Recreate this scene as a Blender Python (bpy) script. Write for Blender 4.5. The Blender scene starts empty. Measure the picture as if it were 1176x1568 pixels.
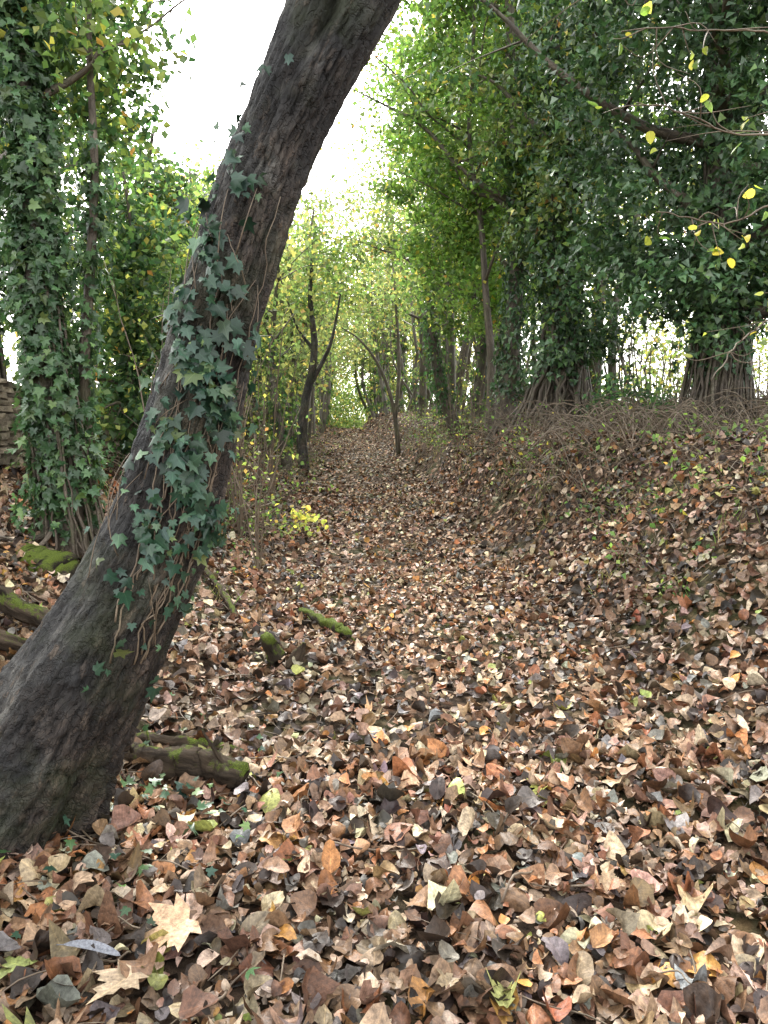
import bpy, math
import numpy as np
from mathutils import Vector, Matrix, noise
rng = np.random.default_rng(11)
scene = bpy.context.scene
def U(a, b, n=None): return rng.uniform(a, b, n)
def sm(t):
    t = np.clip(t, 0, 1); return t*t*(3-2*t)

# ------------------------------------------------------------------ terrain
def cx(y): return .3 - .055*np.clip(y-7, 0, 70)
def H(x, y):
    x = np.asarray(x, float); y = np.asarray(y, float)
    d = x-cx(y); L = -d
    near = .5+.5*sm((y-1.5)/5)
    left = .7*sm((L-1.15)/2.1)+.85*sm((L-3)/3.2)
    wr = 2.3-.95*sm((y-4)/6)
    right = (1.3*sm((d-.95)/wr)+.5*sm((d-3.0)/4))*near
    h = left+right+.02*np.clip(y-8, 0, 45)
    w = np.clip((np.abs(d)-1)/2, .25, 1)
    far = 1/(1+np.abs(x)/40+np.abs(y)/80)
    h += .05*w*np.sin(x*2.3+1.1*np.sin(y*1.3))*np.cos(y*1.9+.7*np.sin(x*1.7))
    h += .02*np.sin(x*6.1+y*2.2)*np.cos(y*5.3-x*1.4)+.012*np.sin(x*13+3*np.sin(y*4))*np.cos(y*11)*w
    h += far*.5*np.clip((np.abs(d)-8)/20, 0, 1)*np.sin(x*.15+y*.09)
    return h
def HN(x, y):
    e = .04
    gx = (H(x+e, y)-H(x-e, y))/(2*e); gy = (H(x, y+e)-H(x, y-e))/(2*e)
    n = np.stack([-gx, -gy, np.ones_like(gx)], -1)
    return n/np.sqrt((n*n).sum(-1))[..., None]

# ------------------------------------------------------------------ node helpers
class NT:
    def __init__(s, name):
        s.m = bpy.data.materials.new(name); s.m.use_nodes = True
        s.t = s.m.node_tree; s.t.nodes.clear()
        s.out = s.n('ShaderNodeOutputMaterial')
    def n(s, typ, **k):
        nd = s.t.nodes.new(typ)
        for a, b in k.items(): setattr(nd, a, b)
        return nd
    def l(s, a, b): s.t.links.new(a, b)
    def math(s, op, a, b=None, clamp=False):
        nd = s.n('ShaderNodeMath', operation=op, use_clamp=clamp)
        for i, v in enumerate((a, b)):
            if v is None: continue
            if isinstance(v, (int, float)): nd.inputs[i].default_value = v
            else: s.l(v, nd.inputs[i])
        return nd.outputs[0]
    def attr(s, name): return s.n('ShaderNodeAttribute', attribute_name=name)
    def noise(s, vec, scale, detail=4, rough=.6):
        nd = s.n('ShaderNodeTexNoise'); nd.inputs['Scale'].default_value = scale
        nd.inputs['Detail'].default_value = detail; nd.inputs['Roughness'].default_value = rough
        if vec is not None: s.l(vec, nd.inputs['Vector'])
        return nd.outputs['Fac']
    def ramp(s, fac, stops):
        nd = s.n('ShaderNodeValToRGB'); e = nd.color_ramp.elements
        e[0].position = stops[0][0]; e[0].color = (*stops[0][1], 1)
        e[1].position = stops[1][0]; e[1].color = (*stops[1][1], 1)
        for p, c in stops[2:]:
            q = e.new(p); q.color = (*c, 1)
        s.l(fac, nd.inputs[0]); return nd.outputs[0]
    def fr(s, fac, a, b):
        nd = s.n('ShaderNodeMapRange'); nd.inputs[1].default_value = a; nd.inputs[2].default_value = b
        s.l(fac, nd.inputs[0]); return nd.outputs[0]
    def mix(s, f, a, b, mode='MIX'):
        nd = s.n('ShaderNodeMix', data_type='RGBA', blend_type=mode)
        for i, v in ((0, f), (6, a), (7, b)):
            if isinstance(v, (int, float)): nd.inputs[i].default_value = v
            elif isinstance(v, tuple): nd.inputs[i].default_value = (*v, 1)
            else: s.l(v, nd.inputs[i])
        return nd.outputs[2]
    def mapping(s, vec, sc):
        nd = s.n('ShaderNodeMapping'); nd.inputs['Scale'].default_value = sc
        s.l(vec, nd.inputs[0]); return nd.outputs[0]
    def bump(s, h, strength, dist):
        nd = s.n('ShaderNodeBump'); nd.inputs['Strength'].default_value = strength
        nd.inputs['Distance'].default_value = dist; s.l(h, nd.inputs['Height']); return nd.outputs[0]
    def principled(s, col, rough, nrm=None, spec=.5):
        p = s.n('ShaderNodeBsdfPrincipled')
        if isinstance(col, tuple): p.inputs['Base Color'].default_value = (*col, 1)
        else: s.l(col, p.inputs['Base Color'])
        if isinstance(rough, float): p.inputs['Roughness'].default_value = rough
        else: s.l(rough, p.inputs['Roughness'])
        p.inputs['Specular IOR Level'].default_value = spec
        if nrm is not None: s.l(nrm, p.inputs['Normal'])
        return p.outputs[0]

def leaf_mat(name, rough=.45, trans=.35, vein=.0, spec=.5, tcol=1.6, blotch=True):
    t = NT(name)
    col = t.attr('col').outputs['Color']
    nrm = None
    if blotch:
        geo = t.n('ShaderNodeNewGeometry').outputs['Position']
        nz = t.noise(geo, 60, 4, .7)
        g = t.ramp(nz, [(.3, (.4, .37, .34)), (.68, (1.4, 1.36, 1.3))])
        col = t.mix(1.0, col, g, 'MULTIPLY')
        nrm = t.bump(nz, .5, .006)
    if vein > 0:
        lc = t.n('ShaderNodeSeparateXYZ'); t.l(t.attr('lc').outputs['Vector'], lc.inputs[0])
        ax = t.math('ABSOLUTE', lc.outputs[0])
        mid = t.math('SUBTRACT', 1.0, t.fr(ax, .004, .028))
        ph = t.math('MULTIPLY', t.math('SUBTRACT', lc.outputs[1], t.math('MULTIPLY', ax, .9)), 52.0)
        side = t.math('MULTIPLY', t.fr(t.math('SINE', ph), .82, 1.0), .6)
        f = t.math('MULTIPLY', t.math('MAXIMUM', mid, side), vein)
        col = t.mix(f, col, t.mix(1.0, col, (1.9, 1.8, 1.6), 'MULTIPLY'))
    p = t.principled(col, rough, nrm, spec)
    if trans > 0:
        tr = t.n('ShaderNodeBsdfTranslucent')
        t.l(t.mix(1.0, col, (tcol, tcol*1.05, tcol*.8), 'MULTIPLY'), tr.inputs[0])
        mx = t.n('ShaderNodeMixShader'); mx.inputs[0].default_value = trans
        t.l(p, mx.inputs[1]); t.l(tr.outputs[0], mx.inputs[2]); t.l(mx.outputs[0], t.out.inputs[0])
    else: t.l(p, t.out.inputs[0])
    return t.m

def bark_mat(name, dark, mid, light, scale=14, green=.3, two_sided=False, bs=.9, bd=.02):
    t = NT(name)
    co = t.attr('bco').outputs['Vector']
    st = t.mapping(co, (1, 1, .2))
    n1 = t.noise(st, scale, 9, .7)
    n2 = t.noise(co, 5, 6, .65)
    wn = t.n('ShaderNodeTexNoise'); wn.inputs['Scale'].default_value = scale*.9; wn.inputs['Detail'].default_value = 4; t.l(co, wn.inputs['Vector'])
    va = t.n('ShaderNodeVectorMath', operation='MULTIPLY_ADD'); t.l(wn.outputs['Color'], va.inputs[0]); va.inputs[1].default_value = (.06, .06, .14)
    t.l(t.mapping(co, (1, 1, .3)), va.inputs[2])
    vo = t.n('ShaderNodeTexVoronoi', feature='DISTANCE_TO_EDGE'); vo.inputs['Scale'].default_value = scale*2
    t.l(va.outputs[0], vo.inputs['Vector'])
    crack = t.fr(vo.outputs[0], 0, .09)
    c = t.ramp(n1, [(.34, dark), (.68, light), (.5, mid)])
    hgt = t.math('ADD', n1, t.math('MULTIPLY', crack, .2))
    if two_sided:
        fis = t.attr('fis').outputs['Fac']
        sx = t.n('ShaderNodeSeparateXYZ'); t.l(co, sx.inputs[0])
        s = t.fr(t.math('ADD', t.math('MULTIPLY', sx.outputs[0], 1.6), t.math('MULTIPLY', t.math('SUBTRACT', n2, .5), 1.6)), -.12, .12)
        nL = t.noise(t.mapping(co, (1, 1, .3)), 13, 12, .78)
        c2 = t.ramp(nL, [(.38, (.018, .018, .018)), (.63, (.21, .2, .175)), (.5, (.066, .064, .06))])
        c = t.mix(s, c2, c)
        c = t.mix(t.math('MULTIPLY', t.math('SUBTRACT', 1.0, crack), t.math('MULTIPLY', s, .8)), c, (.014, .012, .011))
        fl = t.fr(t.noise(t.mapping(co, (1, 1, .35)), 24, 6, .75), .57, .62)
        c = t.mix(t.math('MULTIPLY', fl, .6), c, (.25, .19, .14))
        dk = t.fr(t.noise(t.mapping(co, (1, 1, .4)), 3.5, 8, .7), .44, .56)
        c = t.mix(t.math('MULTIPLY', dk, .88), c, t.mix(1.0, c, (.2, .21, .24), 'MULTIPLY'))
        c = t.mix(t.math('MULTIPLY', fis, .85), c, (.01, .009, .008))
        hgt = t.math('ADD', hgt, t.math('ADD', t.math('MULTIPLY', nL, .9), t.math('MULTIPLY', fl, .25)))
    else:
        c = t.mix(t.math('MULTIPLY', t.math('SUBTRACT', 1.0, crack), .4), c, dark)
    g = t.math('MULTIPLY', t.fr(t.noise(co, 3.3, 6), .5, .68), green)
    c = t.mix(g, c, (.08, .11, .03))
    t.l(t.principled(c, .55, t.bump(hgt, bs, bd), .4), t.out.inputs[0])
    return t.m

def moss_mat(name, wood, lo=.45, hi=.75):
    t = NT(name)
    co = t.attr('bco').outputs['Vector']
    geo = t.n('ShaderNodeNewGeometry')
    sz = t.n('ShaderNodeSeparateXYZ'); t.l(geo.outputs['Normal'], sz.inputs[0])
    nn = t.noise(geo.outputs['Position'], 9, 7, .7)
    f = t.fr(t.math('ADD', t.math('MULTIPLY', sz.outputs[2], .6), t.math('MULTIPLY', t.math('SUBTRACT', nn, .5), 4.0)), lo, hi)
    n1 = t.noise(t.mapping(co, (1, 1, .15)), 30, 8, .7)
    fine = t.noise(geo.outputs['Position'], 260, 4, .7)
    w = t.ramp(n1, [(.35, tuple(v*.16 for v in wood)), (.68, wood)])
    ms = t.ramp(fine, [(.35, (.03, .045, .008)), (.68, (.22, .29, .04))])
    c = t.mix(f, w, ms)
    h = t.math('ADD', n1, t.math('MULTIPLY', fine, 1.0))
    t.l(t.principled(c, .85, t.bump(h, 1.0, .02), .2), t.out.inputs[0])
    return t.m

# ------------------------------------------------------------------ mesh helpers
def raw_mesh(name, V, tris=None, quads=None, mat=None, smooth=True, attrs=None, parent=None):
    me = bpy.data.meshes.new(name)
    V = np.asarray(V, np.float32)
    tris = np.zeros((0, 3), np.int32) if tris is None or len(tris) == 0 else np.asarray(tris, np.int32)
    quads = np.zeros((0, 4), np.int32) if quads is None or len(quads) == 0 else np.asarray(quads, np.int32)
    nt, nq = len(tris), len(quads)
    me.vertices.add(len(V)); me.vertices.foreach_set('co', V.ravel())
    me.loops.add(nt*3+nq*4)
    me.loops.foreach_set('vertex_index', np.concatenate([tris.ravel(), quads.ravel()]).astype(np.int32))
    me.polygons.add(nt+nq)
    st = np.concatenate([np.arange(nt)*3, nt*3+np.arange(nq)*4]).astype(np.int32)
    me.polygons.foreach_set('loop_start', st)
    me.update(calc_edges=True)
    me.polygons.foreach_set('use_smooth', np.full(nt+nq, smooth, bool))
    for an, (typ, arr) in (attrs or {}).items():
        a = me.attributes.new(an, typ, 'POINT')
        a.data.foreach_set({'FLOAT_COLOR': 'color', 'FLOAT_VECTOR': 'vector', 'FLOAT': 'value'}[typ], np.asarray(arr, np.float32).ravel())
    if mat: me.materials.append(mat)
    ob = bpy.data.objects.new(name, me); scene.collection.objects.link(ob)
    if parent is not None:
        ob.parent = parent; ob.matrix_parent_inverse = Matrix.Translation(-Vector(parent.location))
    return ob
def empty(name, loc):
    e = bpy.data.objects.new(name, None); e.location = loc; e.empty_display_size = .3
    scene.collection.objects.link(e); return e

class MB:
    def __init__(s): s.V, s.Q, s.T, s.C, s.n = [], [], [], [], 0
    def add(s, V, Q=None, T=None, C=None):
        s.V.append(V); s.C.append(C if C is not None else V)
        if Q is not None and len(Q): s.Q.append(np.asarray(Q)+s.n)
        if T is not None and len(T): s.T.append(np.asarray(T)+s.n)
        s.n += len(V)
    def build(s, name, mat, parent=None, smooth=True, extra=None):
        at = {'bco': ('FLOAT_VECTOR', np.concatenate(s.C))}
        if extra: at.update(extra)
        return raw_mesh(name, np.concatenate(s.V), np.concatenate(s.T) if s.T else None,
                        np.concatenate(s.Q) if s.Q else None, mat, smooth, at, parent)

def spline(P, R, n):
    P = np.asarray(P, float); R = np.asarray(R, float)
    A = np.column_stack([P, R]); A = np.vstack([2*A[0]-A[1], A, 2*A[-1]-A[-2]])
    t = np.linspace(0, len(P)-1-1e-6, n); i = t.astype(int); f = (t-i)[:, None]
    a, b, c, d = A[i], A[i+1], A[i+2], A[i+3]
    o = .5*((2*b)+(-a+c)*f+(2*a-5*b+4*c-d)*f**2+(-a+3*b-3*c+d)*f**3)
    return o[:, :3], np.maximum(o[:, 3], .0008)

def frames(P):
    T = np.gradient(P, axis=0); T /= np.linalg.norm(T, axis=1, keepdims=True)+1e-9
    A = np.zeros_like(T); a = np.array([1., 0, 0])
    if abs(T[0, 0]) > .95: a = np.array([0, 1., 0])
    for i in range(len(T)):
        a = a-T[i]*a.dot(T[i]); a /= np.linalg.norm(a); A[i] = a
    return T, A, np.cross(T, A)

def tube(mb, P, R, seg=6, disp=None, cap=True):
    T, A, B = frames(P); n = len(P)
    th = np.linspace(0, 2*np.pi, seg, endpoint=False)
    ln = np.concatenate([[0], np.cumsum(np.linalg.norm(np.diff(P, axis=0), axis=1))])
    rr = np.repeat(R[:, None], seg, 1)
    if disp is not None: rr = rr+disp(th, ln, R)
    D = np.cos(th)[None, :, None]*A[:, None, :]+np.sin(th)[None, :, None]*B[:, None, :]
    V = (P[:, None, :]+rr[:, :, None]*D).reshape(-1, 3)
    off = rng.uniform(0, 20)
    C = np.stack([np.cos(th)[None, :]*R[:, None], np.sin(th)[None, :]*R[:, None], np.repeat(ln[:, None], seg, 1)+off], -1).reshape(-1, 3)
    i = np.arange(n-1)[:, None]*seg; j = np.arange(seg)[None, :]; k = (j+1) % seg
    Q = np.stack([i+j, i+k, i+k+seg, i+j+seg], -1).reshape(-1, 4)
    Tt = None
    if cap:
        V = np.vstack([V, P[:1], P[-1:]]); C = np.vstack([C, C[:1], C[-1:]])
        j = np.arange(seg); k = (j+1) % seg
        Tt = np.vstack([np.stack([k, j, np.full(seg, n*seg)], -1),
                        np.stack([(n-1)*seg+j, (n-1)*seg+k, np.full(seg, n*seg+1)], -1)])
    mb.add(V, Q, Tt, C)

def bark_disp(amp, fr=1.0):
    def f(th, ln, R):
        o = np.zeros((len(ln), len(th))); ox = rng.uniform(0, 50)
        for a, l in enumerate(ln):
            for b, t in enumerate(th):
                c, s = math.cos(t), math.sin(t)
                v = noise.noise(Vector((c*1.3+ox, s*1.3, l*1.3*fr)))*1.0
                v += noise.noise(Vector((c*4+ox, s*4, l*3.0*fr)))*.45
                v += noise.noise(Vector((c*11+ox, s*11, l*5.0*fr)))*.3
                o[a, b] = v*amp*(R[a]/R.max()*.5+.5)
        return o
    return f

# ------------------------------------------------------------------ leaf templates
def ovate(n, w=.36, inner=True):
    ph = np.linspace(0, 2*np.pi, n, endpoint=False)
    rim = np.stack([w*np.sin(ph)*(1+.25*np.cos(ph)), .5-.5*np.cos(ph)], -1)
    rim[0] = (0, -.03); rim[n//2] = (0, 1.03); return polyleaf(rim, (0, .45), inner)
def mirrored(h):
    h = list(h); r = [(-x, y) for x, y in h[1:-1]][::-1]; return np.array(h+r)
def polyleaf(rim, c, inner=True):
    n = len(rim); c = np.array(c); j = np.arange(n); k = (j+1) % n
    if inner:
        V = np.vstack([c[None], c+(rim-c)*.5, rim])
        T = np.stack([np.zeros(n, int), 1+j, 1+k], -1)
        Q = np.stack([1+j, 1+n+j, 1+n+k, 1+k], -1)
    else:
        V = np.vstack([c[None], rim]); T = np.stack([np.zeros(n, int), 1+j, 1+k], -1); Q = np.zeros((0, 4), int)
    return V, T, Q
OV12, OV10, OV7 = ovate(14, .4), ovate(10, .4), ovate(8, .42, False)
DIA = (np.array([(0, 0), (.36, .42), (0, 1), (-.36, .42)]), np.array([(0, 1, 2), (0, 2, 3)]), np.zeros((0, 4), int))
IVY = polyleaf(mirrored([(0, .08), (.2, -.06), (.5, .1), (.32, .34), (.5, .62), (.2, .6), (0, 1.08)]), (0, .35), False)
IVYS = polyleaf(mirrored([(0, .05), (.42, .05), (.26, .45), (0, 1.)]), (0, .35), False)
BLADE = (np.array([(-.02, 0), (.02, 0), (.018, .5), (0, 1), (-.018, .5)]), np.array([(0, 1, 2), (0, 2, 4), (4, 2, 3)]), np.zeros((0, 4), int))
MAPLE = polyleaf(mirrored([(0, 0), (.14, -.1), (.45, -.04), (.3, .1), (.42, .2), (.68, .42), (.45, .4), (.4, .52), (.2, .45), (.3, .72), (.13, .74), (0, 1.12)]), (0, .28))

def build_leaves(name, tmpl, P, N, size, col, mat, pref=None, curl=.5, fold=.2, parent=None, wvar=.2, smooth=True, ragged=0):
    TV, TT, TQ = tmpl; n = len(P); m = len(TV)
    N = N/(np.linalg.norm(N, axis=1, keepdims=True)+1e-9)
    if pref is None: pref = rng.normal(size=(n, 3))
    Y = pref-(pref*N).sum(1, keepdims=True)*N; Y /= np.linalg.norm(Y, axis=1, keepdims=True)+1e-9
    X = np.cross(Y, N)
    x = TV[None, :, 0]*(1+rng.uniform(-wvar, wvar, (n, 1))); y = np.repeat(TV[None, :, 1], n, 0)
    if ragged:
        x = x+rng.normal(size=(n, m))*ragged; y = y+rng.normal(size=(n, m))*ragged
    c = rng.normal(size=(n, 3, 1))*curl
    z = c[:, 0]*x*x*2+c[:, 1]*(y-.45)**2*1.2+c[:, 2]*x*(y-.45)*1.5+fold*np.abs(x)*rng.uniform(.2, 1.4, (n, 1))
    if ragged: z = z+rng.normal(size=(n, m))*.035
    s = np.asarray(size)[:, None, None]
    V = P[:, None, :]+s*(x[..., None]*X[:, None]+y[..., None]*Y[:, None]+z[..., None]*N[:, None])
    off = (np.arange(n)*m)[:, None, None]
    T = (TT[None]+off).reshape(-1, 3) if len(TT) else None
    Q = (TQ[None]+off).reshape(-1, 4) if len(TQ) else None
    cc = np.ones((n, m, 4)); cc[:, :, :3] = col[:, None, :]
    lc = np.stack([x, y, np.repeat(rng.random((n, 1)), m, 1)], -1)
    return raw_mesh(name, V.reshape(-1, 3), T, Q, mat, smooth,
                    {'col': ('FLOAT_COLOR', cc.reshape(-1, 4)), 'lc': ('FLOAT_VECTOR', lc.reshape(-1, 3))}, parent)

def pal(n, items, var=.18):
    w = np.array([i[0] for i in items], float); w /= w.sum()
    C = np.array([i[1] for i in items]); c = C[rng.choice(len(items), n, p=w)]
    return np.clip(c*(1+rng.normal(size=(n, 1))*var)*(1+rng.normal(size=(n, 3))*var*.25), .004, .9)

def clumps(C, rad, per, size, items, squash=.75):
    C = np.asarray(C); k = len(C); n = k*per
    ctr = np.repeat(C, per, 0); r = np.repeat(np.broadcast_to(rad, (k,))*rng.uniform(.6, 1.4, k), per)[:, None]
    P = ctr+rng.normal(size=(n, 3))*np.array([.55, .55, .55*squash])*r
    N = rng.normal(size=(n, 3))+np.array([0, -.25, .7])
    col = pal(n, items)*np.repeat(rng.uniform(.5, 1.55, k), per)[:, None]
    pref = rng.normal(size=(n, 3))*.8+np.array([0, 0, -.7])
    sz = np.repeat(np.broadcast_to(size, (k,)), per)
    return P, N, rng.uniform(.7, 1.3, n)*sz, col, pref
def cat(L): return [np.concatenate([l[i] for l in L]) for i in range(5)]
def leaves_from(name, L, mat, tmpl=DIA, parent=None, curl=.3, fold=.3):
    P, N, S, C, F = cat(L); return build_leaves(name, tmpl, P, N, S, C, mat, F, curl, fold, parent, smooth=False)

# palettes
IVYC = [(5, (.038, .082, .034)), (3, (.06, .12, .045)), (1.5, (.095, .16, .052)), (.8, (.095, .14, .088))]
GREEN = [(4, (.09, .158, .042)), (3, (.13, .21, .05)), (2, (.175, .245, .055)), (.25, (.42, .37, .07))]
MIDG = [(4, (.08, .132, .042)), (3, (.12, .175, .05)), (2, (.18, .215, .06)), (.5, (.4, .35, .08)), (.15, (.38, .2, .06))]
FARG = [(4, (.135, .185, .072)), (3, (.185, .23, .085)), (2, (.26, .265, .1)), (1, (.42, .38, .12)), (.3, (.38, .25, .1))]  # distance haze put into the colour: far leaves paler and brighter

M_litter = leaf_mat('dead_leaf', .5, 0, .5, .45)
M_litter_far = leaf_mat('dead_leaf_far', .65, 0, 0, .3)
M_ivy = leaf_mat('ivy_leaf', .38, .2, .0, .45, 1.8, blotch=False)
M_ivyn = leaf_mat('ivy_leaf_near', .38, .12, .8, .38, 1.7, blotch=False)
M_fol = leaf_mat('green_leaf', .45, .48, 0, .4, 2.2, blotch=False)
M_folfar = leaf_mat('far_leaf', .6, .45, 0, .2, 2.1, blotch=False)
M_bark_main = bark_mat('leaning_bark', (.018, .015, .013), (.06, .045, .036), (.18, .135, .105), 20, .22, True, 1.0, .025)
M_bark = bark_mat('bark', (.032, .025, .018), (.09, .07, .052), (.2, .165, .125), 12, .4)
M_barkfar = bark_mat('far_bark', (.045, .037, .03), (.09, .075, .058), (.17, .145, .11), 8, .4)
M_twig = bark_mat('twig_bark', (.055, .04, .027), (.135, .1, .068), (.26, .21, .15), 20, .15, False, .3, .004)
M_moss = moss_mat('mossy_wood', (.15, .11, .075))
M_mossy = moss_mat('thick_moss', (.1, .08, .055), -.1, .3)

# ------------------------------------------------------------------ ground
def axis(lo, hi, flo, fhi, fine, grow):
    a = list(np.arange(flo, fhi, fine)); st = fine; v = a[-1]
    while v < hi: st *= grow; v += st; a.append(v)
    st = fine; v = a[0]; b = []
    while v > lo: st *= grow; v -= st; b.append(v)
    return np.array(b[::-1]+a)
gx = axis(-400, 400, -5, 5, .07, 1.12); gy = axis(-120, 700, 0, 12, .07, 1.06)
X, Y = np.meshgrid(gx, gy); Z = H(X, Y)
V = np.stack([X, Y, Z], -1).reshape(-1, 3); nx, ny = len(gx), len(gy)
i = (np.arange(ny-1)[:, None]*nx+np.arange(nx-1)[None]); Q = np.stack([i, i+1, i+1+nx, i+nx], -1).reshape(-1, 4)
t = NT('leafy_soil')
pos = t.n('ShaderNodeNewGeometry').outputs['Position']
vo = t.n('ShaderNodeTexVoronoi'); vo.inputs['Scale'].default_value = 13; vo.inputs['Randomness'].default_value = 1
wob = t.n('ShaderNodeTexNoise'); wob.inputs['Scale'].default_value = 9; t.l(pos, wob.inputs['Vector'])
va = t.n('ShaderNodeVectorMath', operation='MULTIPLY_ADD'); t.l(wob.outputs['Color'], va.inputs[0]); va.inputs[1].default_value = (.12, .12, .12); t.l(pos, va.inputs[2])
t.l(va.outputs[0], vo.inputs['Vector'])
sp = t.n('ShaderNodeSeparateColor'); t.l(vo.outputs['Color'], sp.inputs[0])
c1 = t.ramp(sp.outputs[0], [(0, (.03, .02, .014)), (1, (.26, .18, .12)), (.35, (.09, .048, .028)), (.7, (.16, .1, .065))])
soil = t.ramp(t.noise(pos, 20, 6), [(.3, (.012, .009, .007)), (.7, (.07, .048, .032))])
dd = t.fr(vo.outputs['Distance'], .3, .55)
c = t.mix(dd, c1, soil)
c = t.mix(t.math('MULTIPLY', t.fr(t.noise(pos, 1.1, 5), .5, .65), .5), c, (.05, .07, .02))
h = t.math('ADD', t.math('SUBTRACT', 1.0, vo.outputs['Distance']), t.noise(pos, 40, 5))
t.l(t.principled(c, .9, t.bump(h, .8, .03), .1), t.out.inputs[0])
raw_mesh('ground', V, None, Q, t.m, True)

# ------------------------------------------------------------------ leaf litter
LIT = [(5, (.165, .09, .05)), (2.4, (.245, .118, .055)), (4.2, (.32, .23, .155)), (3.0, (.5, .41, .3)), (4.0, (.042, .03, .023)),
       (4, (.25, .158, .1)), (.28, (.31, .34, .1)), (.35, (.48, .25, .07)), (1.5, (.18, .17, .163)), (.8, (.34, .16, .07))]
litter = empty('leaf_litter', (0, 0, 0))
def lit(name, tm, n, xr, yr, s0, s1, lift, tilt, curl, mat, follow=False, items=LIT, ragged=.024):
    y = U(yr[0], yr[1], n); x = U(xr[0], xr[1], n)
    if follow: x = x+cx(y)
    # litter is thinner in places on the banks, where soil and moss show
    dl = np.abs(x-cx(y)); patch = np.sin(x*2.1+1.7*np.sin(y*.8))*np.sin(y*1.6+1.2*np.sin(x*1.1))
    keep = ~((dl > 1.5) & (patch > .45) & (rng.random(n) < .45)); x, y = x[keep], y[keep]; n = len(x)
    P = np.stack([x, y, H(x, y)+rng.uniform(.002, lift, n)], -1)
    N = HN(x, y)+rng.normal(size=(n, 3))*tilt
    s = s0+(s1-s0)*rng.random(n)**1.6
    # trodden centre of the lane: leaves smaller and flatter, damp dark patches elsewhere
    dcen = np.exp(-((x-cx(y))/.7)**2)*sm((y-2.5)/3)
    s = s*(1-.25*dcen)
    wet = .5+.5*np.sin(x*1.7+2*np.sin(y*.9))*np.sin(y*1.3+x*.6)
    col = pal(n, items, .26)*(1+.15*dcen-.38*sm((wet-.5)*3)*(1-.6*dcen))[:, None]
    build_leaves(name, tm, P, N, s, np.clip(col, 0, .8), mat, None, curl, .25, litter, ragged=ragged)
lit('near_leaves', OV12, 9000, (-2.7, 2.7), (.8, 3.3), .04, .112, .05, .38, .8, M_litter)
lit('near_small_leaves', OV7, 11000, (-2.7, 2.7), (.8, 3.3), .018, .05, .045, .45, .8, M_litter)
lit('mid_leaves', OV10, 19000, (-4.2, 4.6), (3.3, 7.5), .035, .095, .055, .42, .8, M_litter)
lit('back_leaves', OV7, 26000, (-6, 6), (7.5, 16), .04, .105, .06, .42, .7, M_litter_far)
lit('far_leaves', DIA, 24000, (-6, 6), (16, 45), .08, .15, .06, .35, .5, M_litter_far, True)
lit('farthest_leaves', DIA, 12000, (-5, 5), (45, 100), .15, .28, .06, .3, .5, M_litter_far, True)
lit('side_leaves', OV7, 6000, (-9, 9), (-6, .8), .06, .12, .05, .35, .6, M_litter_far)
lit('edge_leaves_a', OV7, 5000, (-9, -4.2), (.8, 9), .06, .12, .05, .35, .6, M_litter_far)
lit('edge_leaves_b', OV7, 5000, (4.6, 9), (.8, 9), .06, .12, .05, .35, .6, M_litter_far)
SYC = [(3, (.34, .22, .14)), (2, (.26, .16, .1)), (1, (.4, .3, .2)), (.3, (.28, .3, .08))]
lit('sycamore_leaves', MAPLE, 110, (-2.2, 2.4), (1.2, 5), .06, .11, .06, .25, .5, M_litter, False, SYC, .01)
hx = np.array([-.57, -.66, -.95, -1.0, .3, -.35, .55]); hy = np.array([2.0, 1.78, 1.8, 1.62, 1.7, 1.55, 1.6])
P = np.stack([hx, hy, H(hx, hy)+.06], -1); N = HN(hx, hy)+rng.normal(size=(7, 3))*.15
build_leaves('large_sycamore_leaves', MAPLE, P, N, np.array([.17, .13, .11, .1, .08, .11, .09]),
             np.array([(.42, .29, .18), (.38, .3, .21), (.2, .24, .08), (.22, .25, .09), (.3, .32, .12), (.31, .2, .12), (.26, .28, .1)]),
             M_litter, None, .4, .25, litter)

# ------------------------------------------------------------------ leaning trunk (foreground)
mp = [(-1.50, 2.49, -.25, .35), (-1.41, 2.50, -.02, .30), (-1.275, 2.52, .218, .262), (-1.15, 2.54, .455, .238), (-1.02, 2.56, .688, .214), (-.895, 2.58, .922, .19),
      (-.785, 2.6, 1.154, .172), (-.705, 2.6, 1.384, .16), (-.64, 2.6, 1.611, .146), (-.572, 2.6, 1.833, .139), (-.505, 2.6, 2.05, .137),
      (-.432, 2.6, 2.263, .138), (-.342, 2.6, 2.472, .138), (-.24, 2.6, 2.677, .143), (-.13, 2.6, 2.879, .152), (-.0, 2.62, 3.12, .158),
      (.2, 2.68, 3.5, .14), (.45, 2.8, 4.1, .12), (.6, 3.0, 5.0, .1), (.7, 3.2, 6.2, .07)]
mp = np.array(mp)
mA, rA = spline(mp[:17, :3], mp[:17, 3], 560); mB, rB = spline(mp[16:, :3], mp[16:, 3], 60)
P0 = np.vstack([mA, mB[1:]]); R0 = np.concatenate([rA, rB[1:]])
tree = empty('leaning_tree', (-1.4, 2.5, 0)); FIS = {}
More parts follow.
